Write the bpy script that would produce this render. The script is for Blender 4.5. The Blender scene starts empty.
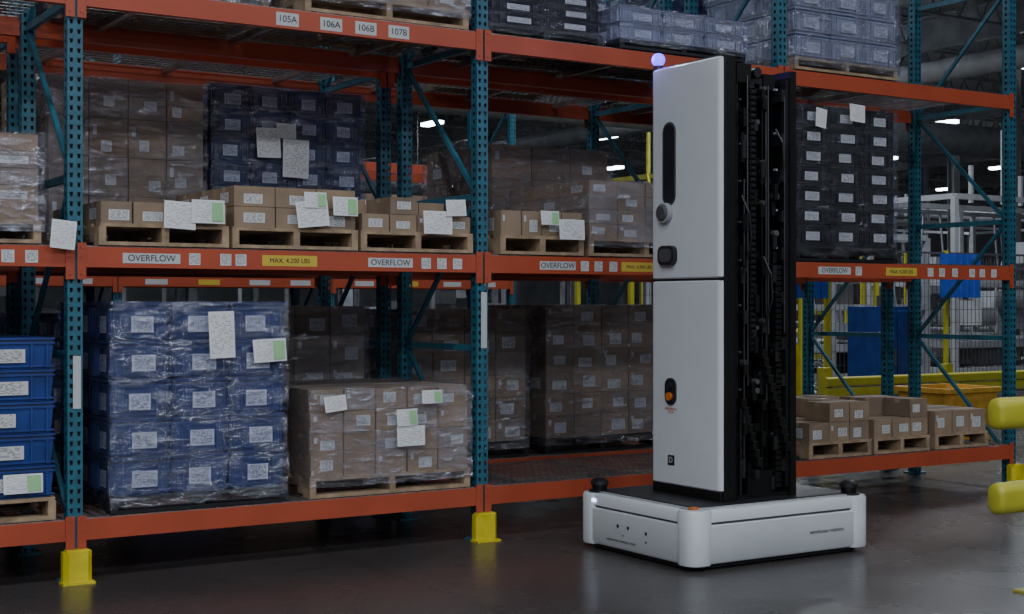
import bpy, math, random
from mathutils import Vector, Matrix, noise
random.seed(7)
R = random.random
def U(a,b): return a+(b-a)*R()
scene = bpy.context.scene
COL = scene.collection

# ------------------------------------------------------------ materials
def newmat(name):
    m = bpy.data.materials.new(name); m.use_nodes = True
    nt = m.node_tree; b = nt.nodes['Principled BSDF']
    return m, nt, b
def setp(b, **k):
    names = dict(col='Base Color', rough='Roughness', metal='Metallic', coat='Coat Weight', emc='Emission Color', ems='Emission Strength', spec='Specular IOR Level', coatr='Coat Roughness')
    for a, v in k.items():
        if a in ('col', 'emc'): v = (*v, 1)
        b.inputs[names[a]].default_value = v
def mat(name, col, rough=.5, metal=0, nscale=8, namt=.25, bump=0, bscale=40, coat=0, ems=0, emc=None, spec=.5):
    m, nt, b = newmat(name); setp(b, col=col, rough=rough, metal=metal, coat=coat, spec=spec)
    if ems: setp(b, emc=emc or col, ems=ems)
    L = nt.links
    tc = nt.nodes.new('ShaderNodeTexCoord')
    if namt:
        n = nt.nodes.new('ShaderNodeTexNoise'); n.inputs['Scale'].default_value = nscale; n.inputs['Detail'].default_value = 5
        L.new(tc.outputs['Object'], n.inputs['Vector'])
        r = nt.nodes.new('ShaderNodeValToRGB'); r.color_ramp.elements[0].position = .3; r.color_ramp.elements[1].position = .7
        r.color_ramp.elements[0].color = (*[c*(1-namt) for c in col], 1); r.color_ramp.elements[1].color = (*[min(1, c*(1+namt)) for c in col], 1)
        L.new(n.outputs['Fac'], r.inputs['Fac']); L.new(r.outputs['Color'], b.inputs['Base Color'])
    if bump:
        n2 = nt.nodes.new('ShaderNodeTexNoise'); n2.inputs['Scale'].default_value = bscale; n2.inputs['Detail'].default_value = 3
        L.new(tc.outputs['Object'], n2.inputs['Vector'])
        bp = nt.nodes.new('ShaderNodeBump'); bp.inputs['Strength'].default_value = bump; bp.inputs['Distance'].default_value = .01
        L.new(n2.outputs['Fac'], bp.inputs['Height']); L.new(bp.outputs['Normal'], b.inputs['Normal'])
    return m

TEAL = mat('teal_paint', (.028, .125, .18), .45, nscale=14, namt=.25)
ORANGE = mat('orange_beam_paint', (.42, .072, .032), .4, nscale=3, namt=.10)
YELLOW = mat('yellow_paint', (.66, .54, .02), .45, nscale=7, namt=.2)
YELLOW2 = mat('safety_yellow', (.46, .43, .04), .4, nscale=5, namt=.15)
WIRE = mat('galvanised_wire', (.38, .34, .33), .35, metal=.8, namt=.3)
CART1 = mat('cardboard_a', (.29, .205, .135), .8, nscale=5, namt=.18, bump=.15)
CART2 = mat('cardboard_b', (.23, .165, .115), .8, nscale=5, namt=.2, bump=.15)
CART3 = mat('cardboard_grey', (.26, .21, .175), .8, nscale=5, namt=.2, bump=.15)
TAPE = mat('packing_tape', (.36, .29, .21), .3, namt=.1)
BLUE = mat('blue_plastic', (.020, .050, .22), .4, nscale=6, namt=.25)
BLUEW = mat('slate_blue_plastic', (.034, .056, .165), .45, nscale=6, namt=.25)
BLUED = mat('blue_plastic_dark', (.028, .04, .10), .45, nscale=6, namt=.25)
BLACKP = mat('black_plastic', (.014, .014, .017), .4, namt=.2)
BLACKC = mat('black_crate_plastic', (.016, .017, .022), .4, namt=.2)
BLACKM = mat('black_anodised', (.012, .012, .013), .35, metal=.3, namt=.2)
GUN = mat('gunmetal', (.07, .07, .078), .35, metal=.8, namt=.2)
WHITE = mat('robot_white', (.66, .69, .72), .38, namt=.02, coat=.15)
GREY = mat('light_grey', (.33, .34, .36), .5, namt=.1)
CLEARP = mat('frosted_plastic', (.34, .35, .39), .35, namt=.15)
DGREY = mat('dark_grey', (.07, .07, .075), .6, namt=.2)
WOOD = mat('pallet_wood', (.34, .24, .15), .8, nscale=12, namt=.35, bump=.3)
PLAIN = mat('label_white', (.52, .53, .54), .6, namt=.05)
GREENL = mat('green_label', (.30, .58, .28), .6, namt=.05)
INK_AND_SHADE = mat('ink', (.03, .03, .03), .7, namt=0)  # print ink, and the painted dark inside the upright posts
ORBTN = mat('orange_button', (.6, .16, .02), .4, namt=0)
LBLY = mat('label_yellow', (.60, .43, .05), .6, namt=.05)
STEEL = mat('steel_structure', (.22, .23, .25), .6, nscale=3, namt=.25)
ROOF = mat('roof_deck', (.30, .31, .33), .7, nscale=1, namt=.25)
WALLM = mat('wall_panel', (.20, .21, .23), .8, nscale=.6, namt=.25)
LEDV = mat('led_violet', (.1, .08, .8), .3, namt=0, ems=3.2, emc=(.12, .07, 1))
LEDW = mat('led_white', (.7, .75, 1), .3, namt=0, ems=4, emc=(.6, .68, 1))
LAMP = mat('lamp_diffuser', (1, 1, 1), .4, namt=0, ems=16, emc=(.85, .92, 1))

def label_mat(name, base, ink=.2, sx=20, sy=12, th=.5):
    m, nt, b = newmat(name); L = nt.links; N = nt.nodes.new
    setp(b, rough=.5)
    uv = N('ShaderNodeUVMap'); mp = N('ShaderNodeMapping'); mp.inputs['Scale'].default_value = (sx, sy, 1)
    L.new(uv.outputs[0], mp.inputs[0])
    fl = N('ShaderNodeVectorMath'); fl.operation = 'FLOOR'; L.new(mp.outputs[0], fl.inputs[0])
    geo = N('ShaderNodeNewGeometry')
    ad = N('ShaderNodeVectorMath'); ad.operation = 'ADD'; L.new(fl.outputs[0], ad.inputs[0])
    cb = N('ShaderNodeCombineXYZ'); L.new(geo.outputs['Random Per Island'], cb.inputs[2])
    sc = N('ShaderNodeVectorMath'); sc.operation = 'SCALE'; sc.inputs['Scale'].default_value = 50; L.new(cb.outputs[0], sc.inputs[0]); L.new(sc.outputs[0], ad.inputs[1])
    wn = N('ShaderNodeTexWhiteNoise'); L.new(ad.outputs[0], wn.inputs[0])
    fr = N('ShaderNodeVectorMath'); fr.operation = 'FRACTION'; L.new(mp.outputs[0], fr.inputs[0])
    sp = N('ShaderNodeSeparateXYZ'); L.new(fr.outputs[0], sp.inputs[0])
    g1 = N('ShaderNodeMath'); g1.operation = 'GREATER_THAN'; g1.inputs[1].default_value = .45; L.new(sp.outputs[1], g1.inputs[0])
    g2 = N('ShaderNodeMath'); g2.operation = 'GREATER_THAN'; g2.inputs[1].default_value = th; L.new(wn.outputs[0], g2.inputs[0])
    mu = N('ShaderNodeMath'); mu.operation = 'MULTIPLY'; L.new(g1.outputs[0], mu.inputs[0]); L.new(g2.outputs[0], mu.inputs[1])
    s2 = N('ShaderNodeSeparateXYZ'); L.new(uv.outputs[0], s2.inputs[0])
    prev = mu
    for ch in (0, 1):
        c = N('ShaderNodeMath'); c.operation = 'COMPARE'; c.inputs[1].default_value = .5; c.inputs[2].default_value = .42
        L.new(s2.outputs[ch], c.inputs[0])
        q = N('ShaderNodeMath'); q.operation = 'MULTIPLY'; L.new(prev.outputs[0], q.inputs[0]); L.new(c.outputs[0], q.inputs[1]); prev = q
    mx = N('ShaderNodeMix'); mx.data_type = 'RGBA'; mx.inputs['A'].default_value = (*base, 1); mx.inputs['B'].default_value = (ink, ink, ink, 1)
    L.new(prev.outputs[0], mx.inputs['Factor']); L.new(mx.outputs['Result'], b.inputs['Base Color'])
    return m
LABEL = label_mat('printed_label', (.60, .61, .62), .16)
SHEET = label_mat('printed_sheet', (.74, .75, .76), .45, 14, 24, .55)

def film_mat(name, tint, gl, op):
    m = bpy.data.materials.new(name); m.use_nodes = True; nt = m.node_tree; nt.nodes.clear(); N = nt.nodes.new; L = nt.links
    out = N('ShaderNodeOutputMaterial'); tr = N('ShaderNodeBsdfTransparent'); tr.inputs[0].default_value = (*tint, 1)
    g = N('ShaderNodeBsdfGlossy'); g.inputs['Roughness'].default_value = .17; g.inputs['Color'].default_value = (.88, .9, 1, 1)
    d = N('ShaderNodeBsdfDiffuse'); d.inputs[0].default_value = (.5, .52, .6, 1)
    tc = N('ShaderNodeTexCoord'); mp = N('ShaderNodeMapping'); mp.inputs['Scale'].default_value = (2.2, 2.2, 7); mp.inputs['Rotation'].default_value = (.2, .35, .1)
    L.new(tc.outputs['Object'], mp.inputs[0])
    n = N('ShaderNodeTexNoise'); n.inputs['Scale'].default_value = 3.2; n.inputs['Detail'].default_value = 6; n.inputs['Distortion'].default_value = 1.2; L.new(mp.outputs[0], n.inputs['Vector'])
    bp = N('ShaderNodeBump'); bp.inputs['Strength'].default_value = 1; bp.inputs['Distance'].default_value = .06; L.new(n.outputs[0], bp.inputs['Height'])
    L.new(bp.outputs[0], g.inputs['Normal'])
    m1 = N('ShaderNodeMixShader'); m1.inputs[0].default_value = .16; L.new(g.outputs[0], m1.inputs[1]); L.new(d.outputs[0], m1.inputs[2])
    r = N('ShaderNodeMapRange'); r.inputs['From Min'].default_value = .40; r.inputs['From Max'].default_value = .72; r.inputs['To Min'].default_value = op; r.inputs['To Max'].default_value = gl
    L.new(n.outputs[0], r.inputs[0])
    m2 = N('ShaderNodeMixShader'); L.new(r.outputs[0], m2.inputs[0]); L.new(tr.outputs[0], m2.inputs[1]); L.new(m1.outputs[0], m2.inputs[2])
    L.new(m2.outputs[0], out.inputs[0]); return m
FILM = film_mat('stretch_film', (.93, .93, .96), .58, .07)
FILMB = film_mat('stretch_film_blue', (.84, .87, 1), .50, .06)
FILMD = film_mat('stretch_film_thin', (.90, .90, .95), .26, .03)

# ------------------------------------------------------------ mesh builder
class MB:
    def __init__(s): s.v = []; s.f = []; s.m = []; s.u = []
    def face(s, pts, m=0, uv=None):
        n = len(s.v); s.v += [tuple(p) for p in pts]; s.f.append(tuple(range(n, n+len(pts)))); s.m.append(m)
        s.u.append(uv or ([(0, 0), (1, 0), (1, 1), (0, 1)] if len(pts) == 4 else [(0, 0)]*len(pts)))
    def box(s, x0, x1, y0, y1, z0, z1, m=0, M=None):
        c = [Vector(p) for p in ((x0,y0,z0),(x1,y0,z0),(x1,y1,z0),(x0,y1,z0),(x0,y0,z1),(x1,y0,z1),(x1,y1,z1),(x0,y1,z1))]
        if M is not None: c = [M @ p for p in c]
        n = len(s.v); s.v += [tuple(p) for p in c]
        for q in ((0,1,5,4),(1,2,6,5),(2,3,7,6),(3,0,4,7),(4,5,6,7),(3,2,1,0)):
            s.f.append(tuple(n+i for i in q)); s.m.append(m); s.u.append([(0,0),(1,0),(1,1),(0,1)])
    def strut(s, a, b, w, h=None, m=0):
        a = Vector(a); b = Vector(b); d = b-a; h = h or w
        q = d.to_track_quat('Z', 'Y').to_matrix().to_4x4(); M = Matrix.Translation(a) @ q
        s.box(-w/2, w/2, -h/2, h/2, 0, d.length, m, M)
    def cyl(s, a, b, r, n=12, m=0, r2=None, caps=True):
        a = Vector(a); b = Vector(b); d = b-a; r2 = r if r2 is None else r2
        q = d.to_track_quat('Z', 'Y').to_matrix(); k = len(s.v)
        for i in range(n):
            t = 2*math.pi*i/n; o = Vector((math.cos(t), math.sin(t), 0))
            s.v.append(tuple(a + q @ (o*r))); s.v.append(tuple(b + q @ (o*r2)))
        for i in range(n):
            j = (i+1) % n; s.f.append((k+2*i, k+2*j, k+2*j+1, k+2*i+1)); s.m.append(m); s.u.append([(0,0)]*4)
        if caps:
            s.f.append(tuple(k+2*i for i in reversed(range(n)))); s.m.append(m); s.u.append([(0,0)]*n)
            s.f.append(tuple(k+2*i+1 for i in range(n))); s.m.append(m); s.u.append([(0,0)]*n)
    def loft(s, rings, m=0, caps=True):
        k = len(s.v); n = len(rings[0])
        for r in rings: s.v += [tuple(p) for p in r]
        for a in range(len(rings)-1):
            mm = m[a] if isinstance(m, (list, tuple)) else m
            for i in range(n):
                j = (i+1) % n
                s.f.append((k+a*n+i, k+a*n+j, k+(a+1)*n+j, k+(a+1)*n+i)); s.m.append(mm); s.u.append([(0,0)]*4)
        if caps:
            mm = m[0] if isinstance(m, (list, tuple)) else m; m2 = m[-1] if isinstance(m, (list, tuple)) else m
            s.f.append(tuple(k+i for i in reversed(range(n)))); s.m.append(mm); s.u.append([(0,0)]*n)
            s.f.append(tuple(k+(len(rings)-1)*n+i for i in range(n))); s.m.append(m2); s.u.append([(0,0)]*n)
    def mesh(s, name, mats):
        me = bpy.data.meshes.new(name); me.from_pydata(s.v, [], s.f)
        for a in mats: me.materials.append(a)
        me.polygons.foreach_set('material_index', s.m)
        ul = me.uv_layers.new(name='UVMap'); flat = []
        for u in s.u:
            for p in u: flat += [p[0], p[1]]
        ul.data.foreach_set('uv', flat); me.update(); return me
    def build(s, name, mats, parent=None, bevel=0, smooth=False, loc=None):
        me = s.mesh(name, mats); o = bpy.data.objects.new(name, me); COL.objects.link(o)
        if parent: o.parent = parent
        if loc: o.location = loc
        if smooth:
            for p in me.polygons: p.use_smooth = True
            me.set_sharp_from_angle(angle=math.radians(40))
        if bevel:
            b = o.modifiers.new('bevel', 'BEVEL'); b.width = bevel; b.segments = 2; b.limit_method = 'ANGLE'
        return o
def empty(name, loc=(0,0,0), rz=0):
    o = bpy.data.objects.new(name, None); o.location = loc; o.rotation_euler[2] = rz; o.empty_display_size = .2; COL.objects.link(o); return o
def inst(name, me, parent, loc, rz=0):
    o = bpy.data.objects.new(name, me); COL.objects.link(o); o.parent = parent; o.location = loc; o.rotation_euler[2] = rz; return o
def text(name, body, size, loc, parent, m=None, rot=(math.pi/2, 0, 0), align='CENTER'):
    c = bpy.data.curves.new(name, 'FONT'); c.body = body; c.size = size; c.align_x = align; c.align_y = 'CENTER'; c.extrude = .0005
    o = bpy.data.objects.new(name, c); COL.objects.link(o); o.parent = parent; o.location = loc; o.rotation_euler = rot
    c.materials.append(m or INK_AND_SHADE); return o
def rrect(hx, hy, r, z, cx=0, cy=0, n=6):
    pts = []
    for (sx, sy, a0) in ((1, 1, 0), (-1, 1, 90), (-1, -1, 180), (1, -1, 270)):
        for i in range(n+1):
            a = math.radians(a0+90*i/n); pts.append((cx+sx*(hx-r)+r*math.cos(a), cy+sy*(hy-r)+r*math.sin(a), z))
    return pts
def rrect_yz(hy, hz, r, x, cy, cz, n=6):
    return [(x, cy-(p[0]), cz+p[1]) for p in rrect(hy, hz, r, 0, 0, 0, n)]

# ------------------------------------------------------------ racks
B = 2.52; LV = (.277, 1.726, 3.113)
def post_mesh(H):
    mb = MB(); w = .04; d = .075; p = .0508; n = int(H/p)
    def cell(P, a0, a1, z0, z1, hw0, hw1, hz0, hz1):
        c = (a0+a1)/2
        o = [(a0, z0), (a1, z0), (a1, z1), (a0, z1)]; i = [(c-hw0, hz0), (c+hw0, hz0), (c+hw1, hz1), (c-hw1, hz1)]
        for k in range(4):
            j = (k+1) % 4; mb.face([P(*o[k]), P(*o[j]), P(*i[j]), P(*i[k])])
    for k in range(n):
        z0 = k*p; z1 = z0+p
        for a0, a1 in ((-w, 0), (0, w)):
            cell(lambda a, z: (a, 0, z), a0, a1, z0, z1, .006, .0095, z0+.012, z0+.037)
        cell(lambda a, z: (-w, d-a, z), 0, d, z0, z1, .010, .010, z0+.014, z0+.036)
        cell(lambda a, z: (w, a, z), 0, d, z0, z1, .010, .010, z0+.014, z0+.036)
    mb.box(-w, w, d-.004, d, 0, H); mb.box(-.034, .034, .03, .034, 0, H, 1)  # near-black inner slab paints the shade seen through the holes
    mb.box(-.07, .07, -.03, d+.03, 0, .012)
    return mb.mesh('upright_post', [TEAL, INK_AND_SHADE])
POST = post_mesh(5.6)
def deck_mesh():
    mb = MB(); n = 44
    for i in range(n):
        x = -B/2+.06+(B-.12)*i/(n-1); mb.box(x-.0028, x+.0028, .0, 1.07, -.002, .004)
    for j in range(12):
        y = .04+j*.09; mb.box(-B/2+.05, B/2-.05, y-.0028, y+.0028, -.006, -.001)
    for k in range(3):
        x = -B/2+.42+k*.85
        mb.box(x-.02, x+.02, .03, 1.04, -.045, -.008)
    for y in (0.0, 1.066): mb.box(-B/2+.05, B/2-.05, y, y+.006, -.05, .0)
    return mb.mesh('wire_deck', [WIRE])
DECK = deck_mesh()
FD = 1.07
def rack(name, x0, y0, nb, levels=LV, protect=True, postmesh=POST, H=5.6):
    g = empty(name, (x0, y0, 0))
    mb = MB()
    for i in range(nb+1):
        x = i*B
        inst('upright_post', postmesh, g, (x, 0, 0)); inst('upright_post', postmesh, g, (x, FD-.075, 0))
        z = .25; k = 0
        while z < H-.7:
            mb.box(x-.016, x+.016, .075, FD-.075, z-.02, z+.02, 0)
            a, b = (.075, FD-.075) if k % 2 == 0 else (FD-.075, .075)
            mb.strut((x, a, z+.02), (x, b, z+.93), .026, .026, 0); z += .95; k += 1
    mb.build('frame_bracing', [TEAL], g)
    bm = MB()
    for i in range(nb):
        xa = i*B+.042; xb = (i+1)*B-.042
        for z in levels:
            for y, s in ((-.012, 1), (FD-.038, -1)):
                bm.box(xa, xb, y, y+.05, z-.055, z+.032); bm.box(xa, xb, y+(.0 if s == 1 else .022), y+(.028 if s == 1 else .05), z+.032, z+.055)
                yy = y-.006 if s == 1 else y+.05
                for xe, sx in ((xa, -1), (xb, 1)):
                    x1, x2 = sorted((xe-sx*.012, xe+sx*.035))
                    bm.box(x1, x2, yy, yy+.006, z-.12, z+.075)
                    for zz in (z-.09, z-.0, z+.05): bm.cyl(((x1+x2)/2, yy-.004, zz), ((x1+x2)/2, yy, zz), .007, 8)
    bm.build('load_beams', [ORANGE], g)
    for i in range(nb):
        for z in levels: inst('wire_deck', DECK, g, ((i+.5)*B, 0, z+.06))
    if protect:
        pm = MB()
        for i in range(nb+1):
            x = i*B
            o = [(x-.075, .0), (x-.075, -.045), (x-.05, -.07), (x+.05, -.07), (x+.075, -.045), (x+.075, .0)]
            inn = [(x-.062, .0), (x-.062, -.04), (x-.045, -.056), (x+.045, -.056), (x+.062, -.04), (x+.062, .0)]
            ring = o+inn[::-1]
            pm.loft([[(a, b, .0) for a, b in ring], [(a, b, .17) for a, b in ring]])
            pm.box(x-.085, x+.085, -.085, .0, 0, .012)
            pm.box(x-.06, x+.06, -.06, -.0, .165, .178)
        pm.build('post_protectors', [YELLOW], g)
    return g
r1 = rack('pallet_rack', -2*B, 0, 4)
r2 = rack('pallet_rack', -2*B, 1.31, 4, protect=False)
r3 = rack('pallet_rack', -2*B, 7.6, 4, protect=False, postmesh=post_mesh(4.3), H=4.3)

lm = MB()
def tag(x0, x1, z, h, m, txt=None, y=-.0135):
    lm.face([(x0+2*B, y, z-h/2), (x1+2*B, y, z-h/2), (x1+2*B, y, z+h/2), (x0+2*B, y, z+h/2)], m)
    if txt: text('label_text', txt, min(h*.9, (x1-x0)/len(txt)*1.55), ((x0+x1)/2+2*B, y-.001, z), r1)
Z2, Z3 = LV[1]-.003, LV[2]-.003
for x0, x1 in ((-2.27, -1.95), (-.80, -.5), (.42, .70), (2.86, 3.19)): tag(x0, x1, Z2, .055, 0, 'OVERFLOW')
for x0, x1 in ((-1.47, -1.13), (1.07, 1.36), (3.56, 3.90)): tag(x0, x1, Z2, .062, 2, 'MAX. 4,200 LBS')
for x0 in (-2.9, -2.78, -1.9, -1.72, -1.63, -.44, -.33, -.22, .74, .85, .97, 3.24, 4.02, 4.15, 4.3, 4.5, 4.62, 4.76, -3.5, -4.2): tag(x0, x0+.065, Z2, .065, 1)
for x0, n in ((-1.385, '105A'), (-1.11, '106A'), (-.885, '106B'), (-.665, '107B')): tag(x0, x0+.14, Z3, .075, 0, n)
lm.build('beam_labels', [PLAIN, LABEL, LBLY], r1)
sm = MB()
for x, z0, z1 in ((-2.52, .92, 1.2), (0, 1.2, 1.55), (2.52, 1.2, 1.5)):
    sm.face([(x-.012+2*B, -.004, z0), (x+.03+2*B, -.004, z0), (x+.03+2*B, -.004, z1), (x-.012+2*B, -.004, z1)], 0)
sm.build('post_stickers', [PLAIN], r1)
lm3 = MB()
for i in range(4):
    for q in (.3, .9, 1.5, 2.0): lm3.face([(i*B+q, -.0135, Z2-.03), (i*B+q+.25, -.0135, Z2-.03), (i*B+q+.25, -.0135, Z2+.03), (i*B+q, -.0135, Z2+.03)], 0 if q != .9 else 1)
lm3.build('beam_labels', [PLAIN, LBLY], r3)

# ------------------------------------------------------------ loads
D1, D2, D3 = .342, 1.791, 3.178
def pallet(mb, w, d, m=0, h=.12):
    n = 7; bw = .085
    for i in range(n):
        y = i*(d-bw)/(n-1); mb.box(U(-.006, .006), w+U(-.006, .006), y, y+bw, h-.02, h, m)
    for x in (0, w/2-.02, w-.04):
        mb.box(x, x+.04, .0, d*.18, .02, h-.02, m); mb.box(x, x+.04, d*.38, d*.62, .02, h-.02, m); mb.box(x, x+.04, d*.82, d, .02, h-.02, m)
        mb.box(x, x+.04, d*.18, d*.38, .06, h-.02, m); mb.box(x, x+.04, d*.62, d*.82, .06, h-.02, m)
    for y in (0, d/2-.05, d-.1): mb.box(0, w, y, y+.1, 0, .02, m)
def lab(mb, x0, x1, z0, z1, y, m):
    mb.face([(x0, y, z0), (x1, y, z0), (x1, y, z1), (x0, y, z1)], m)
def labL(mb, y0, y1, z0, z1, x, m):
    mb.face([(x, y1, z0), (x, y0, z0), (x, y0, z1), (x, y1, z1)], m)
CM = [CART1, CART2, CART3, TAPE, LABEL, PLAIN]
def cartons(mb, x0, x1, y0, y1, z0, nx, ny, nz, h, jit=.004, lp=.8, tones=(0, 1), toprand=0, lw=.45, lh=.5):
    w = (x1-x0)/nx; d = (y1-y0)/ny
    for k in range(nz):
        for i in range(nx):
            for j in range(ny):
                if k == nz-1 and toprand and R() < toprand: continue
                t = random.choice(tones)
                a0 = x0+i*w+.002+U(0, jit); a1 = x0+(i+1)*w-.002-U(0, jit); b0 = y0+j*d+.002+U(0, jit); b1 = y0+(j+1)*d-.002-U(0, jit)
                c0 = z0+k*h; c1 = c0+h-.003
                mb.box(a0, a1, b0, b1, c0, c1, t)
                ym = (b0+b1)/2; mb.box(a0-.0008, a1+.0008, ym-.025, ym+.025, c0+h*.75, c1+.0008, 3)
                if j == 0:
                    if R() < lp:
                        lwid = w*lw*U(.8, 1.1); xx = a0+U(.1, .88-lw)*w; zz = c0+h*U(.12, .3); lab(mb, xx, xx+lwid, zz, zz+h*lh*U(.8, 1), b0-.0015, 4)
                    if R() < .3: xx = a0+.08*w; lab(mb, xx, xx+w*.1, c0+h*.55, c0+h*.8, b0-.0015, 5)
                if i == 0 and R() < lp*.7:
                    yy = b0+d*.25; labL(mb, yy, yy+d*.4, c0+h*.2, c0+h*(.2+lh), a0-.0015, 4)
def film(parent, w, d, z0, z1, mt=FILM, x0=0, y0=0, seed=[0]):
    seed[0] += 1; off = Vector((seed[0]*3.7, 0, 0))
    mb = MB(); N = 14; e = .012
    def P(x, y, z):
        v = noise.noise_vector(Vector((x*5, y*5, z*8))+off)
        return (x+v.x*.016, y+v.y*.016, z)
    xs = [x0-e+(w+2*e)*i/N for i in range(N+1)]; ys = [y0-e+(d+2*e)*i/N for i in range(N+1)]; zs = [z0+(z1-z0+.006)*i/N for i in range(N+1)]
    ids = {}
    def vid(x, y, z):
        k = (round(x, 5), round(y, 5), round(z, 5))
        if k not in ids: ids[k] = len(mb.v); mb.v.append(P(x, y, z))
        return ids[k]
    def q(a, b, c, d_): mb.f.append((a, b, c, d_)); mb.m.append(0); mb.u.append([(0,0)]*4)
    for i in range(N):
        for k in range(N):
            for y in (ys[0], ys[-1]): q(vid(xs[i], y, zs[k]), vid(xs[i+1], y, zs[k]), vid(xs[i+1], y, zs[k+1]), vid(xs[i], y, zs[k+1]))
            for x in (xs[0], xs[-1]): q(vid(x, ys[i], zs[k]), vid(x, ys[i+1], zs[k]), vid(x, ys[i+1], zs[k+1]), vid(x, ys[i], zs[k+1]))
            q(vid(xs[i], ys[k], zs[-1]), vid(xs[i+1], ys[k], zs[-1]), vid(xs[i+1], ys[k+1], zs[-1]), vid(xs[i], ys[k+1], zs[-1]))
    return mb.build('stretch_wrap', [mt], parent, smooth=True)
def sheets(parent, lst, y=-.034):
    mb = MB()
    for (x, z, w, h, tilt, *g) in lst:
        c, s = math.cos(tilt), math.sin(tilt)
        def T(a, b, dy=0): return (x+a*c-b*s, y-dy, z+a*s+b*c)
        mb.face([T(0, 0, .012), T(w, 0, .006), T(w, h), T(0, h)], 0)
        if g: mb.face([T(w*.6, h*.1, .0125), T(w*.95, h*.1, .010), T(w*.95, h*.9, .003), T(w*.6, h*.9, .003)], 1)
    mb.build('shipping_papers', [SHEET, GREENL], parent)

def carton_load(name, X0, X1, Y0, Y1, zb, nx, ny, nz, top, wrap=False, pl='wood', **k):
    g = empty(name, (X0, Y0, zb)); w = X1-X0; d = Y1-Y0
    p = MB(); pallet(p, w, d); p.build('pallet', [WOOD if pl == 'wood' else BLACKP], g)
    h = (top-zb-.12)/nz; mb = MB(); cartons(mb, .01, w-.01, .01, d-.01, .121, nx, ny, nz, h, **k); mb.build('cartons', CM, g)
    if wrap: film(g, w, d, .06, top-zb, FILM)
    return g
TM = [BLUE, BLUED, LABEL, BLACKP]; TW = [BLUEW, BLUED, LABEL, BLACKP]
def tote(mb, x0, x1, y0, y1, z0, h, m=0):
    t = .018; w = x1-x0; d = y1-y0; e = .015
    b = [(x0+t, y0+t), (x1-t, y0+t), (x1-t, y1-t), (x0+t, y1-t)]; tp = [(x0+e*.5, y0+e*.5), (x1-e*.5, y0+e*.5), (x1-e*.5, y1-e*.5), (x0+e*.5, y1-e*.5)]
    mb.loft([[(a, c, z0) for a, c in b], [(a, c, z0+h*.8) for a, c in tp]], m)
    mb.box(x0, x1, y0, y1, z0+h*.8, z0+h*.86, m); mb.box(x0+.008, x1-.008, y0+.008, y1-.008, z0+h*.86, z0+h*.93, 1); mb.box(x0, x1, y0, y1, z0+h*.93, z0+h*.99, m)
    n = 7
    for i in range(n):
        if i in (2, 3, 4): continue
        x = x0+w*(i+.5)/n; mb.box(x-.005, x+.005, y0+.0, y0+.02, z0+.01, z0+h*.8, m)
        y = y0+d*(i+.5)/n; mb.box(x0, x0+.02, y-.005, y+.005, z0+.01, z0+h*.8, m)
    mb.box(x0, x1, y0+.004, y0+.02, z0+h*.08, z0+h*.13, m); mb.box(x0+.004, x0+.02, y0, y1, z0+h*.08, z0+h*.13, m)
    a = x0+w*U(.26, .36); lab(mb, a, a+w*U(.36, .44), z0+h*.22, z0+h*.64, y0+.002, 2)
    labL(mb, y0+d*.3, y0+d*.65, z0+h*.2, z0+h*.64, x0+.002, 2)
def tote_load(name, X0, X1, Y0, Y1, zb, nx, ny, nz, top, wrap=True, ph=.09, wood=False, mts=None, fm_=None):
    g = empty(name, (X0, Y0, zb)); w = X1-X0; d = Y1-Y0
    p = MB(); pallet(p, w, d, 0, ph); p.build('pallet', [WOOD if wood else BLACKP], g)
    h = (top-zb-ph)/nz; mb = MB()
    for k in range(nz):
        for i in range(nx):
            for j in range(ny): tote(mb, i*w/nx+.004, (i+1)*w/nx-.004, j*d/ny+.004, (j+1)*d/ny-.004, ph+k*h, h, 0)
    mb.build('totes', mts or (TW if wrap else TM), g)
    if wrap: film(g, w, d, .03, top-zb, fm_ or FILMB)
    return g
BK = [BLACKC, BLACKP, LABEL, BLACKP]

# --- level 1
g = tote_load('pallet_of_blue_totes', -3.75, -2.62, .0, 1.0, D1, 2, 2, 5, 1.30, wrap=False, wood=True, ph=.12)
sheets(g, [(.86, .15, .2, .10, 0, 1)], y=-.01)
g = tote_load('pallet_of_blue_totes', -3.7, -2.70, 1.35, 2.35, D1, 3, 2, 5, 1.48, wrap=False, wood=False)
g = tote_load('pallet_of_blue_totes', -2.33, -1.32, 0, 1.05, D1, 3, 3, 5, 1.485)
sheets(g, [(.54, .83, .15, .26, .03), (.80, .80, .2, .13, .05, 1)])
g = carton_load('pallet_of_cartons', -1.17, -.09, 0, 1.0, D1, 5, 3, 4, .975, wrap=True, tones=(0, 2, 0), toprand=0, lp=.6)
sheets(g, [(.55, .28, .19, .12, 0), (.55, .40, .14, .1, .02, 1), (.08, .50, .14, .09, .1), (.72, .53, .14, .08, .0, 1)])
g = carton_load('pallet_of_cartons', -1.22, -.14, 1.33, 2.35, D1, 4, 3, 5, 1.46, wrap=True, pl='p', tones=(2, 1))
g = tote_load('pallet_of_blue_totes', -2.4, -1.3, 1.33, 2.35, D1, 3, 2, 5, 1.42)
g = carton_load('pallet_of_cartons', .12, 1.2, 1.33, 2.35, D1, 4, 3, 6, 1.44, wrap=True, pl='p', tones=(0, 1, 2))
g = carton_load('pallet_of_cartons', 1.36, 2.42, 1.33, 2.35, D1, 4, 3, 6, 1.47, wrap=True, pl='p', tones=(0, 1))
for a, b, n in ((2.78, 3.42, 3), (3.45, 4.06, 3), (4.12, 4.74, 3)):
    g = carton_load('pallet_of_cartons', a, b, 0, .85, D1, n, 3, 2 if a < 4.1 else 1, .745 if a < 4.1 else .64, toprand=.25 if a < 4.1 else 0, tones=(0, 0, 1))
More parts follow.
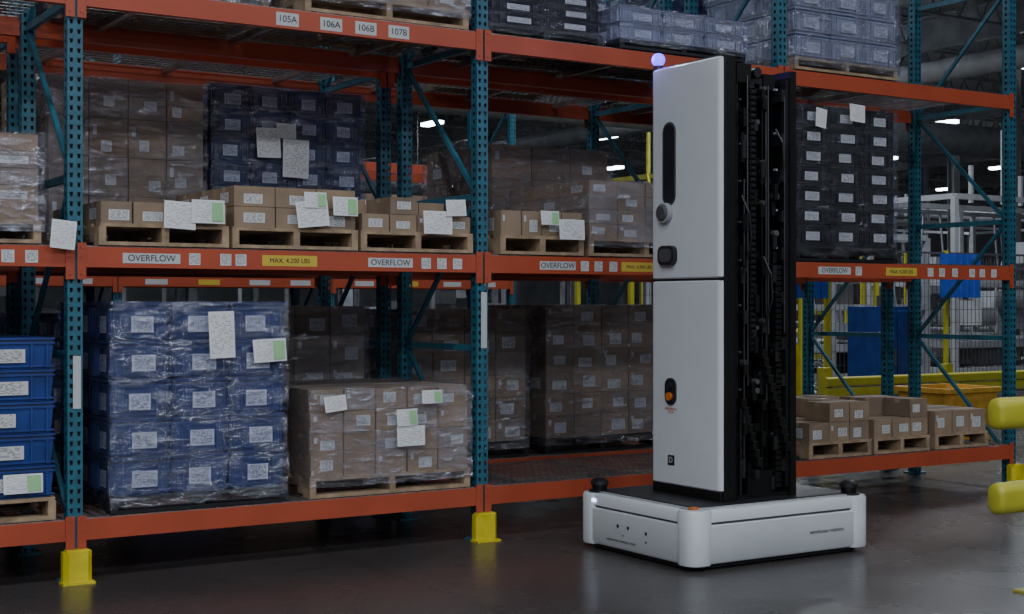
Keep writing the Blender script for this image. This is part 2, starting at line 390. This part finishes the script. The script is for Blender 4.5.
# --- level 2
g = carton_load('pallet_of_cartons', -3.72, -2.70, -.02, 1.0, D2, 4, 3, 5, 2.36, wrap=True, tones=(2, 0), lw=.6)
sheets(g, [(1.05, -.02, .13, .15, -.1)], y=-.04)
g = carton_load('pallet_of_cartons', -2.40, -1.67, -.02, .98, D2, 4, 3, 1, 2.03, tones=(0, 0, 1), lw=.6)
sheets(g, [(.34, .10, .18, .15, -.05), (.5, .13, .19, .13, 0, 1)])
g = carton_load('pallet_of_cartons', -1.65, -.87, -.02, .98, D2, 3, 3, 2, 2.145, tones=(0, 0, 1), lw=.5)
sheets(g, [(.38, .12, .2, .15, .1), (.42, .24, .14, .09, 0, 1), (.6, .2, .16, .11, 0, 1)])
g = carton_load('pallet_of_cartons', -.85, -.08, -.02, .98, D2, 4, 3, 2, 2.12, tones=(0, 0, 1), toprand=.35, lw=.6)
sheets(g, [(.40, .11, .2, .14, 0), (.56, .22, .14, .1, .05)])
g = carton_load('pallet_of_cartons', .12, .76, -.02, .98, D2, 4, 3, 1, 2.07, tones=(0, 1))
sheets(g, [(.28, .19, .14, .09, .0, 1), (.42, .10, .2, .13, 0)])
g = carton_load('pallet_of_cartons', .80, 1.75, -.02, .98, D2, 4, 3, 4, 2.29, wrap=True, tones=(2, 2, 0))
g = carton_load('pallet_of_cartons', -2.33, -1.31, 1.33, 2.35, D2, 4, 3, 4, 2.90, wrap=True, tones=(2, 2, 0), lw=.3, lh=.3, lp=.9)
g = tote_load('pallet_of_blue_totes', -1.27, -.17, 1.33, 2.35, D2, 4, 3, 6, 2.93, wrap=True, ph=.12, wood=True, mts=[BLUED, BLUED, LABEL, BLACKP])
sheets(g, [(.30, .66, .17, .2, .03), (.48, .54, .19, .26, -.03), (.44, .8, .14, .1, 0)])
g = carton_load('pallet_of_cartons', .88, 1.96, 1.33, 2.35, D2, 3, 3, 3, 2.66, wrap=True, tones=(1, 1, 0), lp=.5, lw=.25, lh=.3)
g = carton_load('pallet_of_cartons', -3.9, -2.75, 1.33, 2.35, D2, 4, 3, 4, 2.85, wrap=True, tones=(1, 2))
g = tote_load('pallet_of_black_crates', 2.63, 3.66, -.02, .98, D2, 3, 3, 7, 2.93, wrap=True, ph=.12, mts=BK, fm_=FILMD)
sheets(g, [(.15, .98, .11, .14, -.15), (.5, 1.04, .16, .13, -.05)])
# --- level 3
g = tote_load('pallet_of_clear_crates', 1.05, 2.15, -.02, .98, D3, 3, 2, 2, 3.46, wrap=True, ph=.06, mts=[CLEARP, GREY, LABEL, BLACKP])
g = tote_load('pallet_of_blue_totes', 2.62, 3.68, -.02, .98, D3, 3, 3, 6, 4.35, wrap=True, wood=True, mts=[CLEARP, BLUEW, LABEL, BLACKP])
g = tote_load('pallet_of_blue_totes', 2.62, 3.68, 1.35, 2.35, D3, 3, 3, 6, 4.35, wrap=True)
g = tote_load('pallet_of_black_crates', .1, 1.0, .1, .98, D3, 2, 2, 4, 3.6, wrap=True, mts=BK, fm_=FILMD)
g = carton_load('pallet_of_cartons', -1.2, -.1, -.0, .98, D3, 4, 3, 3, 3.8, wrap=True, tones=(1, 0))
g = carton_load('pallet_of_cartons', -2.4, -1.3, .3, 1.05, D3, 4, 3, 3, 3.8, wrap=True, tones=(1, 0))
g = carton_load('pallet_of_cartons', .9, 1.9, 1.33, 2.35, D3, 4, 3, 3, 3.8, wrap=True, tones=(1, 0))
# --- rear row
for i, (a, kind, top, lev) in enumerate((( -3.6, 'c', 2.7, D2), (-.9, 't', 2.8, D2), (.2, 'c', 2.5, D2), (1.4, 't', 2.6, D2), (2.8, 'c', 2.8, D2), (3.9, 'c', 2.4, D2),
        (-1.1, 'c', 1.4, D1), (.2, 't', 1.4, D1), (1.4, 'c', 1.3, D1), (2.8, 't', 1.4, D1), (3.9, 'c', 1.2, D1), (.3, 'b', 3.95, D3), (1.5, 'b', 3.85, D3), (-1.0, 'c', 3.9, D3))):
    if kind == 'c': carton_load('pallet_of_cartons', a, a+1.05, 7.6, 8.6, lev, 4, 2, 4, top, wrap=False, tones=(0, 1))
    elif kind == 't': tote_load('pallet_of_blue_totes', a, a+1.05, 7.6, 8.6, lev, 3, 2, 5, top, wrap=False)
    else: tote_load('pallet_of_black_crates', a, a+1.05, 7.6, 8.6, lev, 4, 2, 5, top, wrap=False, mts=BK)

# ------------------------------------------------------------ robot
rb = empty('inventory_scanning_robot', (1.084, -1.02, 0))
mb = MB()
mb.loft([rrect(.61, .45, .08, .0), rrect(.65, .50, .09, .010), rrect(.65, .50, .09, .05)], 0)
mb.build('drive_base', [BLACKP], rb)
HX, HY = .68, .535
def ringz(ins, z, r=.12): return rrect(HX-ins, HY-ins, r-ins*.6, z, n=10)
mb = MB()
mb.loft([ringz(.012, .035), ringz(.0, .050), ringz(.0, .245), ringz(.014, .252), ringz(.014, .260), ringz(.004, .266), ringz(.004, .318), ringz(.012, .330), ringz(.035, .334)], [0, 0, 0, 1, 1, 0, 0, 0], caps=True)
mb.loft([ringz(.045, .334), ringz(.048, .342), ringz(.070, .342), ringz(.075, .336)], [2, 2, 1], caps=True)
mb.build('skirt', [WHITE, DGREY, GREY], rb, smooth=True)
mb = MB(); mb.loft([ringz(.078, .335), ringz(.078, .346)], 0); mb.build('deck_mat', [BLACKP], rb)
mb = MB()
for sx in (-1, 1):
    for sy in (-1, 1):
        cx, cy = sx*(HX-.080), sy*(HY-.080)
        mb.loft([rrect(.086, .086, .074, .030, cx, cy, 8), rrect(.090, .090, .078, .043, cx, cy, 8), rrect(.090, .090, .078, .320, cx, cy, 8), rrect(.082, .082, .07, .334, cx, cy, 8)], 0)
mb.build('corner_pods', [WHITE], rb, smooth=True)
mb = MB()
for sx, sy in ((-1, 1), (1, -1), (1, 1)):
    cx, cy = sx*(HX-.085), sy*(HY-.085)
    mb.cyl((cx, cy, .33), (cx, cy, .345), .066, 20, 0); mb.cyl((cx, cy, .345), (cx, cy, .380), .045, 20, 1, r2=.048); mb.cyl((cx, cy, .380), (cx, cy, .400), .056, 20, 0, r2=.054); mb.cyl((cx, cy, .400), (cx, cy, .418), .054, 20, 0, r2=.030)
mb.build('lidar_sensors', [BLACKP, BLACKM], rb, smooth=True)
mb = MB()
for y, z, r in ((.15, .17, .011), (.05, .17, .011), (-.12, .16, .010), (-.12, .11, .006), (.1, .12, .005)): mb.cyl((-HX-.002, y, z), (-HX+.015, y, z), r, 12, 0)
mb.build('base_ports', [BLACKP], rb)
mb = MB(); mb.box(-HX+.05, -HX+.10, -HY+.06, -HY+.10, .336, .346, 0); mb.build('status_light', [ORBTN], rb)
mb = MB(); mb.box(-HX-.003, -HX+.01, HY-.16, HY-.11, .285, .305, 0); mb.build('corner_led', [LEDW], rb)
text('brand_text', 'warehouse robotics', .034, (.33, -HY-.0015, .15), rb, INK_AND_SHADE)
text('side_text', 'autonomous inventory robot', .024, (-HX-.0015, .12, .085), rb, DGREY, (math.pi/2, 0, -math.pi/2))
# mast
Y0, Y1 = -.37, .275; YC = (Y0+Y1)/2; HYm = (Y1-Y0)/2
XO = -.014
mb = MB()
def cover(z0, z1):
    def rg(ins, z): return [(p[0], p[1], z) for p in rrect(.045-ins, HYm-ins, .035-ins*.5, z, -.28+XO, YC, 8)]
    mb.loft([rg(.008, z0), rg(0, z0+.008), rg(0, z1-.008), rg(.008, z1)], 0)
cover(.40, 1.612); cover(1.626, 2.892)
mb.build('mast_covers', [WHITE], rb, smooth=True)
mb = MB()
mb.box(-.30+XO, -.225, Y0-.006, Y1+.004, .345, 2.905, 0); mb.box(-.318+XO, -.235, Y0+.01, Y1-.01, .345, .4, 0); mb.box(-.318+XO, -.235, Y0+.01, Y1-.01, 1.61, 1.628, 0)
mb.build('mast_frame', [BLACKM], rb, bevel=.006)
mb = MB()
xf = -.3265+XO
def pad(cy, cz, hy, hz, r, m, dx=.006): mb.loft([rrect_yz(hy, hz, r, xf+.01, cy, cz), rrect_yz(hy, hz, r, xf-dx, cy, cz)], m)
pad(.094, 2.312, .062, .25, .06, 0, .002); pad(.094, 2.312, .05, .236, .048, 1, .004)
pad(.094, 1.765, .075, .058, .04, 1, .03); pad(.094, 1.765, .055, .04, .03, 0, .034)
pad(.075, .955, .05, .08, .048, 1, .010)
pad(.075, .545, .03, .03, .006, 1, .002)
mb.cyl((xf-.010, .075, .985), (xf-.028, .075, .985), .022, 20, 3); mb.cyl((xf-.010, .075, .925), (xf-.026, .075, .925), .024, 20, 2)
mb.cyl((xf+.01, .12, 2.02), (xf-.035, .12, 2.02), .062, 28, 4, r2=.058); mb.cyl((xf-.035, .12, 2.02), (xf-.05, .12, 2.02), .05, 28, 5, r2=.04)
mb.build('panel_controls', [DGREY, BLACKP, ORBTN, GUN, GREY, DGREY], rb, smooth=True)
text('warning_text', 'EMERGENCY\nSTOP', .020, (xf-.0015, .075, .84), rb, ORBTN, (math.pi/2, 0, -math.pi/2))
text('logo_text', 'D', .05, (xf-.004, .075, .545), rb, PLAIN, (math.pi/2, 0, -math.pi/2))
# beacon
mb = MB(); cx, cy = -.29, .262
mb.cyl((cx, cy, 2.89), (cx, cy, 2.925), .030, 16, 0)
rings = []
for i in range(9):
    a = -1.2+2.7*i/8; rings.append([(cx+.042*math.cos(a)*math.cos(t*math.pi/8), cy+.042*math.cos(a)*math.sin(t*math.pi/8), 2.962+.042*math.sin(a)) for t in range(16)])
mb.loft(rings, 1)
mb.build('beacon', [GUN, LEDV], rb, smooth=True)
# lift mechanism
rr = random.Random(11); u = rr.uniform
mb = MB()
# rear lattice instead of a solid plate
for x in (-.20, -.07, .06, .17): mb.box(x-.018, x+.018, .16, .19, .345, 2.78, 0)
z = .5
while z < 2.75: mb.box(-.225, .2, .165, .185, z, z+.05, 0); mb.box(-.2, .19, -.05, .0, z+.1, z+.19, 0); z += .27
mb.box(-.12, .12, .02, .10, .4, 2.6, 0)
mb.box(.2, .245, Y0, Y1-.03, .345, 2.85, 0)
mb.box(.185, .2, Y0+.02, Y0+.07, .4, 2.80, 1)
mb.box(-.2, .245, Y0+.02, Y1-.02, .345, .37, 0)
def rail(x, y, z0, z1, w=.045, d=.06, m=0):
    mb.box(x-w/2, x-w/2+.008, y, y+d, z0, z1, m); mb.box(x+w/2-.008, x+w/2, y, y+d, z0, z1, m); mb.box(x-w/2, x+w/2, y+d-.008, y+d, z0, z1, m)
rail(-.195, -.33, .37, 2.80, .04, .06, 1); rail(-.13, -.27, .37, 2.74, .05, .06, 0); rail(-.02, -.25, .45, 2.84, .05, .06, 0)
rail(.07, -.29, .37, 2.70, .045, .06, 1); rail(.15, -.25, .5, 2.80, .04, .05, 0)
z = .44
while z < 2.72:
    xb = rr.choice((-.15, -.06, .0, .09)); y = u(-.37, -.33)
    mb.box(xb-.02, xb+.02, -.30, -.27, z-.01, z+.06, 0)
    mb.box(xb-.012, xb+.012, y, -.28, z, z+.018, rr.choice((0, 1)))
    mb.box(xb-.014, xb+.014, y-.008, y+.006, z-u(.02, .09), z+.02, rr.choice((0, 0, 1)))
    if rr.random() < .5: mb.cyl((xb+.03, -.34, z+.03), (xb+.03, -.26, z+.03), u(.012, .022), 12, 2)
    z += u(.035, .075)
z = .46
while z < 2.7:
    mb.box(-.215, .19, -.2, -.17, z, z+.03, 0)
    mb.cyl((-.165, -.345, z+.02), (-.165, -.325, z+.02), .006, 8, 2); mb.cyl((.125, -.335, z+.1), (.125, -.31, z+.1), .007, 8, 3)
    mb.box(.155, .19, -.345, -.25, z+.03, z+.1, 1)
    z += u(.17, .27)
z = 1.2
while z < 2.72:
    mb.box(-.10, -.05, -.35, -.32, z, z+.026, 0); mb.box(-.088, -.062, -.354, -.35, z+.008, z+.020, 1); z += .034
z = .4
while z < 1.7:
    mb.box(.10, .145, -.352, -.325, z, z+.024, 0); z += .032
for i in range(12):
    x = -.03+i*.017; zz = 1.20-i*.05; mb.box(x, x+.036, -.38, -.33, zz-.04, zz+.012, 0); mb.box(x, x+.036, -.383, -.379, zz+.004, zz+.012, 1)
for i in range(8):
    x = -.18+i*.017; zz = .92-i*.05; mb.box(x, x+.034, -.375, -.33, zz-.04, zz+.012, 0); mb.box(x, x+.034, -.378, -.374, zz+.004, zz+.012, 1)
for (a, b, c) in ((-.17, .37, .9), (-.145, .5, 2.2), (.03, .9, 2.6), (.045, 1.3, 2.75), (.17, 1.3, 2.7), (-.115, 1.0, 2.8)):
    mb.cyl((a, -.35, b), (a+u(-.01, .01), -.345, c), .006, 8, 1)
def cable(pts, r=.007):
    for p, q in zip(pts, pts[1:]): mb.cyl(p, q, r, 8, 0)
cable([(-.17, -.36, 2.1), (-.15, -.40, 2.0), (-.14, -.41, 1.85), (-.16, -.38, 1.7), (-.17, -.35, 1.62)])
cable([(.0, -.36, 1.75), (.02, -.40, 1.65), (.02, -.41, 1.5), (.0, -.38, 1.38), (-.01, -.35, 1.3)])
cable([(.1, -.35, 2.5), (.12, -.39, 2.42), (.12, -.40, 2.28), (.1, -.36, 2.15)])
mb.box(-.19, -.08, -.34, -.1, 2.76, 2.87, 0); mb.box(-.06, .04, -.30, -.1, 2.74, 2.80, 1); mb.box(.05, .14, -.3, -.1, 2.74, 2.83, 0); mb.cyl((-.02, -.33, 2.83), (-.02, -.2, 2.83), .03, 16, 1)
mb.box(-.1, .1, -.33, -.1, .37, .50, 0)
mb.build('lift_mechanism', [BLACKM, GUN, DGREY, GREY], rb)

# ------------------------------------------------------------ foreground guard rail (right)
gr = empty('yellow_guard_rail', (1.22, -3.02, 0))
mb = MB()
for z in (.94, .526):
    mb.loft([[(x, p[0], z+p[1]) for p in rrect(.05*s, .078*s, .049*s, 0)] for x, s in ((-.145, .6), (-.140, .8), (-.13, .95), (-.11, 1), (2.6, 1))], 0)
for x in (0.36, 1.5, 2.4):
    mb.loft([rrect(.06, .06, .02, 0, x, .11), rrect(.06, .06, .02, 1.15, x, .11)], 0); mb.box(x-.10, x+.10, .01, .21, 0, .012)
mb.build('rails_and_posts', [YELLOW2], gr, smooth=True)

# ------------------------------------------------------------ room
fm, nt, b = newmat('polished_concrete'); L = nt.links; N = nt.nodes.new
tc = N('ShaderNodeTexCoord')
n1 = N('ShaderNodeTexNoise'); n1.inputs['Scale'].default_value = .7; n1.inputs['Detail'].default_value = 8; L.new(tc.outputs['Object'], n1.inputs['Vector'])
cr = N('ShaderNodeValToRGB'); cr.color_ramp.elements[0].color = (.046, .041, .040, 1); cr.color_ramp.elements[1].color = (.066, .060, .059, 1); cr.color_ramp.elements[0].position = .3; cr.color_ramp.elements[1].position = .75
L.new(n1.outputs[0], cr.inputs[0])
br = N('ShaderNodeTexBrick'); br.offset = 0; br.inputs['Scale'].default_value = 1; br.inputs['Mortar Size'].default_value = .004; br.inputs['Brick Width'].default_value = 3.8; br.inputs['Row Height'].default_value = 3.8
mpb = N('ShaderNodeMapping'); mpb.inputs['Location'].default_value = (1.0, 2.3, 0); L.new(tc.outputs['Object'], mpb.inputs[0]); L.new(mpb.outputs[0], br.inputs['Vector'])
mx = N('ShaderNodeMix'); mx.data_type = 'RGBA'; L.new(br.outputs['Fac'], mx.inputs['Factor']); L.new(cr.outputs[0], mx.inputs['A']); mx.inputs['B'].default_value = (.022, .020, .020, 1)
L.new(mx.outputs['Result'], b.inputs['Base Color'])
n2 = N('ShaderNodeTexNoise'); n2.inputs['Scale'].default_value = 1.5; n2.inputs['Detail'].default_value = 6; L.new(tc.outputs['Object'], n2.inputs['Vector'])
mr = N('ShaderNodeMapRange'); mr.inputs['To Min'].default_value = .20; mr.inputs['To Max'].default_value = .34; L.new(n2.outputs[0], mr.inputs[0]); L.new(mr.outputs[0], b.inputs['Roughness'])
mb = MB(); mb.box(-30, 75, -20, 85, -.1, 0); mb.build('floor', [fm])
mb = MB(); mb.box(-30, 75, -20, 85, 9.0, 9.1); mb.build('ceiling', [ROOF])
mb = MB(); mb.box(-30, 75, 85, 85.2, 0, 9.0); mb.build('wall_back', [WALLM])
mb = MB(); mb.box(75, 75.2, -20, 85, 0, 9.0); mb.build('wall_right', [WALLM])
mb = MB(); mb.box(-30.2, -30, -20, 85, 0, 9.0); mb.build('wall_left', [WALLM])
mb = MB(); mb.box(-30, 75, -20.2, -20, 0, 9.0); mb.build('wall_front', [WALLM])
jm = MB(); Ln = 12.0
jm.box(0, Ln, -.05, .05, -.02, .05); jm.box(0, Ln, -.05, .05, -.72, -.66)
for i in range(16):
    a = i*Ln/16; c = (i+.5)*Ln/16; jm.strut((a, 0, 0), (c, 0, -.68), .035); jm.strut((c, 0, -.68), ((i+1)*Ln/16, 0, 0), .035)
JM = jm.mesh('roof_joist', [STEEL])
rs = empty('roof_trusses', (0, 0, 8.9))
for ix in range(-1, 6):
    for iy in range(0, 26): inst('roof_joist', JM, rs, (ix*12, -6+iy*3.0, 0))
gm = MB()
for ix in range(-1, 7):
    gm.box(ix*12-.12, ix*12+.12, -10, 84, -.9, -.82); gm.box(ix*12-.02, ix*12+.02, -10, 84, -.82, -.1); gm.box(ix*12-.12, ix*12+.12, -10, 84, -.1, -.02)
gm.build('girders', [STEEL], rs)
cm = MB()
for ix in range(1, 7):
    for iy in range(1, 7):
        if (ix, iy) == (1, 1): continue
        x, y = ix*12, iy*12+3
        cm.box(x-.15, x+.15, y-.15, y-.12, 0, 8); cm.box(x-.15, x+.15, y+.12, y+.15, 0, 8); cm.box(x-.015, x+.015, y-.12, y+.12, 0, 8)
        cm.box(x-.25, x+.25, y-.25, y+.25, 0, .03)
cm.build('structural_columns', [STEEL])
lf = MB()
for ix in range(0, 10):
    for iy in range(0, 9):
        x, y = 4+ix*7.0, 6+iy*9.0
        lf.box(x-.18, x+.18, y-.55, y+.55, 7.44, 7.48, 1)
        a = [(x-.15, y-.5), (x+.15, y-.5), (x+.15, y+.5), (x-.15, y+.5)]
        lf.loft([[(p, q, 7.34) for p, q in a], [(p, q, 7.44) for p, q in a]], 0)
        lf.cyl((x, y, 7.48), (x, y, 9.0), .012, 6, 1)
lf.build('high_bay_lights', [LAMP, GREY])
dm = MB()
dm.cyl((10, 20, 6.2), (70, 20, 6.2), .45, 20); dm.cyl((9, 34, 5.4), (70, 34, 5.4), .3, 16); dm.cyl((20, 5, 6.6), (20, 80, 6.6), .25, 16)
for x in range(12, 70, 6): dm.cyl((x, 20, 6.6), (x, 20, 9), .02, 6); dm.cyl((x, 34, 5.6), (x, 34, 9), .02, 6)
dm.build('overhead_ducts', [STEEL], smooth=True)

# --- background right
bg = empty('yellow_safety_barrier', (6.9, 4.0, 0)); mb = MB()
for z in (.60, .48): mb.loft([[(x, p[0], z+p[1]) for p in rrect(.04, .055, .03, 0)] for x in (0, 6.5)], 0)
for x in (.1, 2.1, 4.1, 6.2): mb.box(x-.06, x+.06, .04, .16, 0, .76); mb.box(x-.12, x+.12, -.02, .22, 0, .02)
mb.build('barrier_body', [YELLOW2], bg)
tb = MB()
tb.loft([rrect(.36, .30, .05, .0, 7.75, 3.0), rrect(.42, .36, .06, .52, 7.75, 3.0), rrect(.45, .39, .06, .53, 7.75, 3.0), rrect(.45, .39, .06, .58, 7.75, 3.0), rrect(.40, .34, .05, .58, 7.75, 3.0), rrect(.36, .3, .05, .2, 7.75, 3.0)], 0)
tb.build('yellow_storage_bin', [mat('orange_yellow_plastic', (.6, .33, .04), .5)], smooth=True)
def cabinet(name, x, y, w, d, h, m):
    c = MB(); c.box(x, x+w, y, y+d, .08, h, 0); c.box(x+.02, x+w/2-.01, y-.02, y, .14, h-.06, 0); c.box(x+w/2+.01, x+w-.02, y-.02, y, .14, h-.06, 0)
    c.box(x+w/2-.06, x+w/2-.04, y-.05, y-.02, h*.45, h*.6, 1); c.box(x+.1, x+w/2-.1, y-.026, y-.02, h*.6, h*.85, 1); c.box(x+.03, x+w-.03, y+.03, y+d-.03, 0, .08, 1)
    c.box(x+w*.4, x+w*.6, y+.1, y+.3, h, h+.15, 1); return c.build(name, [m, DGREY], bevel=.01)
cabinet('blue_cabinet', 9.7, 5.8, .6, .6, 1.45, BLUE)
def fence(name, x0, y0, n, pw, h, along='x', ym=YELLOW2):
    g = empty(name, (x0, y0, 0), 0 if along == 'x' else math.pi/2); m = MB()
    for i in range(n+1): m.box(i*pw-.03, i*pw+.03, -.03, .03, 0, h, 0)
    for i in range(n):
        a, b = i*pw+.04, (i+1)*pw-.04
        for z in (.12, h-.04): m.box(a, b, -.012, .012, z-.015, z+.015, 1)
        k = 0
        while a+k*.09 < b: m.box(a+k*.09-.003, a+k*.09+.003, -.003, .003, .12, h-.04, 1); k += 1
        for q in range(int((h-.2)/.2)): m.box(a, b, -.003, .003, .2+q*.2-.003, .2+q*.2+.003, 1)
    m.build('fence_panels', [ym, DGREY], g); return g
fence('machine_guard_fence', 6.6, 7.2, 8, 1.5, 2.3)
fence('machine_guard_fence', 12, 14, 8, 1.8, 2.6)
fence('machine_guard_fence', 21.2, 7.2, 4, 1.5, 2.3, 'y', GREY)
BLUEB = mat('blue_vinyl', (.03, .09, .45), .5, namt=.15)
bn = MB()
bn.box(12.35, 13.25, 7.08, 7.10, 1.58, 2.25, 0)
for i in range(6): bn.box(12.35+i*.15, 12.38+i*.15, 7.07, 7.085, 1.58, 2.25, 0)
bn.build('blue_curtain', [BLUEB])
bn = MB()
bn.box(6.9, 7.55, 4.6, 4.62, 1.55, 1.85, 0)
for i in range(5): bn.box(6.9+i*.13, 6.93+i*.13, 4.585, 4.605, 1.55, 1.85, 0)
bn.box(6.86, 6.92, 4.62, 4.68, 0, 1.9, 1); bn.box(7.55, 7.61, 4.62, 4.68, 0, 1.9, 1); bn.box(6.86, 7.61, 4.63, 4.67, 1.85, 1.9, 1)
bn.build('blue_curtain_stand', [BLUEB, YELLOW2])
yb = MB()
yb.box(6.78, 6.90, 5.0, 5.12, 0, 1.75, 0); yb.box(7.35, 7.47, 5.0, 5.12, 0, .95, 0); yb.box(6.95, 7.35, 4.98, 5.2, 1.05, 1.5, 0); yb.box(6.9, 7.47, 5.02, 5.1, .9, 1.0, 0); yb.box(6.7, 7.55, 4.9, 5.2, 0, .03, 0)
yb.build('yellow_control_stand', [YELLOW])
def machine(name, x, y, w, d, h, fm_=GREY, pm=DGREY, seed=1):
    rd = random.Random(seed); g = empty(name, (x, y, 0)); m = MB()
    for a in (0, w/2, w):
        for c in (0, d): m.box(a-.05, a+.05, c-.05, c+.05, 0, h, 0)
    for z in (.3, h*.55, h):
        m.box(0, w, -.04, .04, z-.05, z+.05, 0); m.box(0, w, d-.04, d+.04, z-.05, z+.05, 0); m.box(-.04, .04, 0, d, z-.05, z+.05, 0); m.box(w-.04, w+.04, 0, d, z-.05, z+.05, 0)
    for i in range(10):
        a = rd.uniform(0.1, w-.8); c = rd.uniform(.1, d-.6); z = rd.uniform(.3, h-.9); ww = rd.uniform(.3, .8)
        m.box(a, a+ww, c, c+rd.uniform(.3, .6), z, z+rd.uniform(.2, .8), rd.choice((1, 1, 2, 0)))
    m.box(0.1, w-.1, .1, d-.1, .7, .82, 2)
    for i in range(12): m.cyl((.15+i*(w-.3)/11, .1, .86), (.15+i*(w-.3)/11, d-.1, .86), .035, 8, 0)
    for i in range(3):
        a = rd.uniform(.2, w-.2); m.cyl((a, d*.5, h), (a, d*.5, h+rd.uniform(.5, 1.5)), .05, 8, 0)
    for i in range(5):
        a = rd.uniform(.1, w-.1); m.strut((a, 0, h*.55), (a+rd.uniform(-.6, .6), 0, h), .04, .04, 0)
    m.build('machine_frame', [fm_, pm, STEEL], g); return g
machine('packing_machine', 9.8, 9, 4.4, 2, 2.6, STEEL, DGREY, 1)
machine('packing_machine', 15.5, 9.5, 5, 2, 3.4, GREY, YELLOW2, 2)
machine('packing_machine', 14, 16, 6, 3, 4.2, YELLOW2, DGREY, 3)
machine('packing_machine', 22, 17, 6, 3, 3.8, STEEL, DGREY, 4)
machine('packing_machine', 26, 28, 8, 3, 4.5, GREY, YELLOW2, 5)
machine('packing_machine', 9, 24, 8, 3, 4.0, STEEL, DGREY, 6)
machine('packing_machine', 36, 30, 8, 3, 4.5, GREY, STEEL, 7)
machine('packing_machine', 0, 24, 6, 3, 4.0, STEEL, DGREY, 8)

# ------------------------------------------------------------ lights
K = .74
def area(name, loc, e, sx, sy, col=(.86, .92, 1), aim=None):
    l = bpy.data.lights.new(name, 'AREA'); l.shape = 'RECTANGLE'; l.size = sx; l.size_y = sy; l.energy = e*K; l.color = col
    o = bpy.data.objects.new(name, l); o.location = loc; COL.objects.link(o)
    if aim: o.rotation_euler = (Vector(aim)-Vector(loc)).to_track_quat('-Z', 'Y').to_euler()
    return o
for x, e in ((-9, 320), (-4, 240), (1, 130), (6, 150)): area('aisle_and_fill_light', (x, -4.4, 7.6), e, 1.8, .9)
for x, e in ((-13, 640), (-7, 620), (-1, 420), (6, 320)): area('aisle_and_fill_light', (x, -11.5, 7.4), e, 2.4, 1.2)
for x, e in ((-10, 620), (-2, 480), (7, 320)): area('aisle_and_fill_light', (x, -18, 7.2), e, 2.4, 1.6)  # row added far behind the camera to fill the bays and soften top shading
for x in (-4, 1.5, 7): area('rear_fill_light', (x, 5.0, 7.6), 220, 1.6, .6)  # added fill to brighten the loads in the rear racks
for x, y in ((12, 6), (14, 13), (21, 19), (12, 24), (30, 30), (45, 30), (28, 50)): area('hall_fill_light', (x, y, 7.2), 560, 2, 2)  # added fill to lift the dark hall and roof beyond the racks
pl = bpy.data.lights.new('beacon_glow', 'POINT'); pl.energy = 1.6; pl.color = (.25, .18, 1); pl.shadow_soft_size = .03
po = bpy.data.objects.new('beacon_glow', pl); po.parent = rb; po.location = (-.38, .31, 2.99); COL.objects.link(po)
w = bpy.data.worlds.new('world'); scene.world = w; w.use_nodes = True; w.node_tree.nodes['Background'].inputs[0].default_value = (.5, .6, .8, 1); w.node_tree.nodes['Background'].inputs[1].default_value = .02

# ------------------------------------------------------------ camera
cam = bpy.data.cameras.new('camera'); co = bpy.data.objects.new('camera', cam); COL.objects.link(co)
co.location = (-4.59, -7.606, 1.47); co.rotation_euler = (math.pi/2, 0, -math.radians(32.3)); cam.lens = 50; cam.sensor_width = 36; cam.shift_y = -.002
scene.camera = co
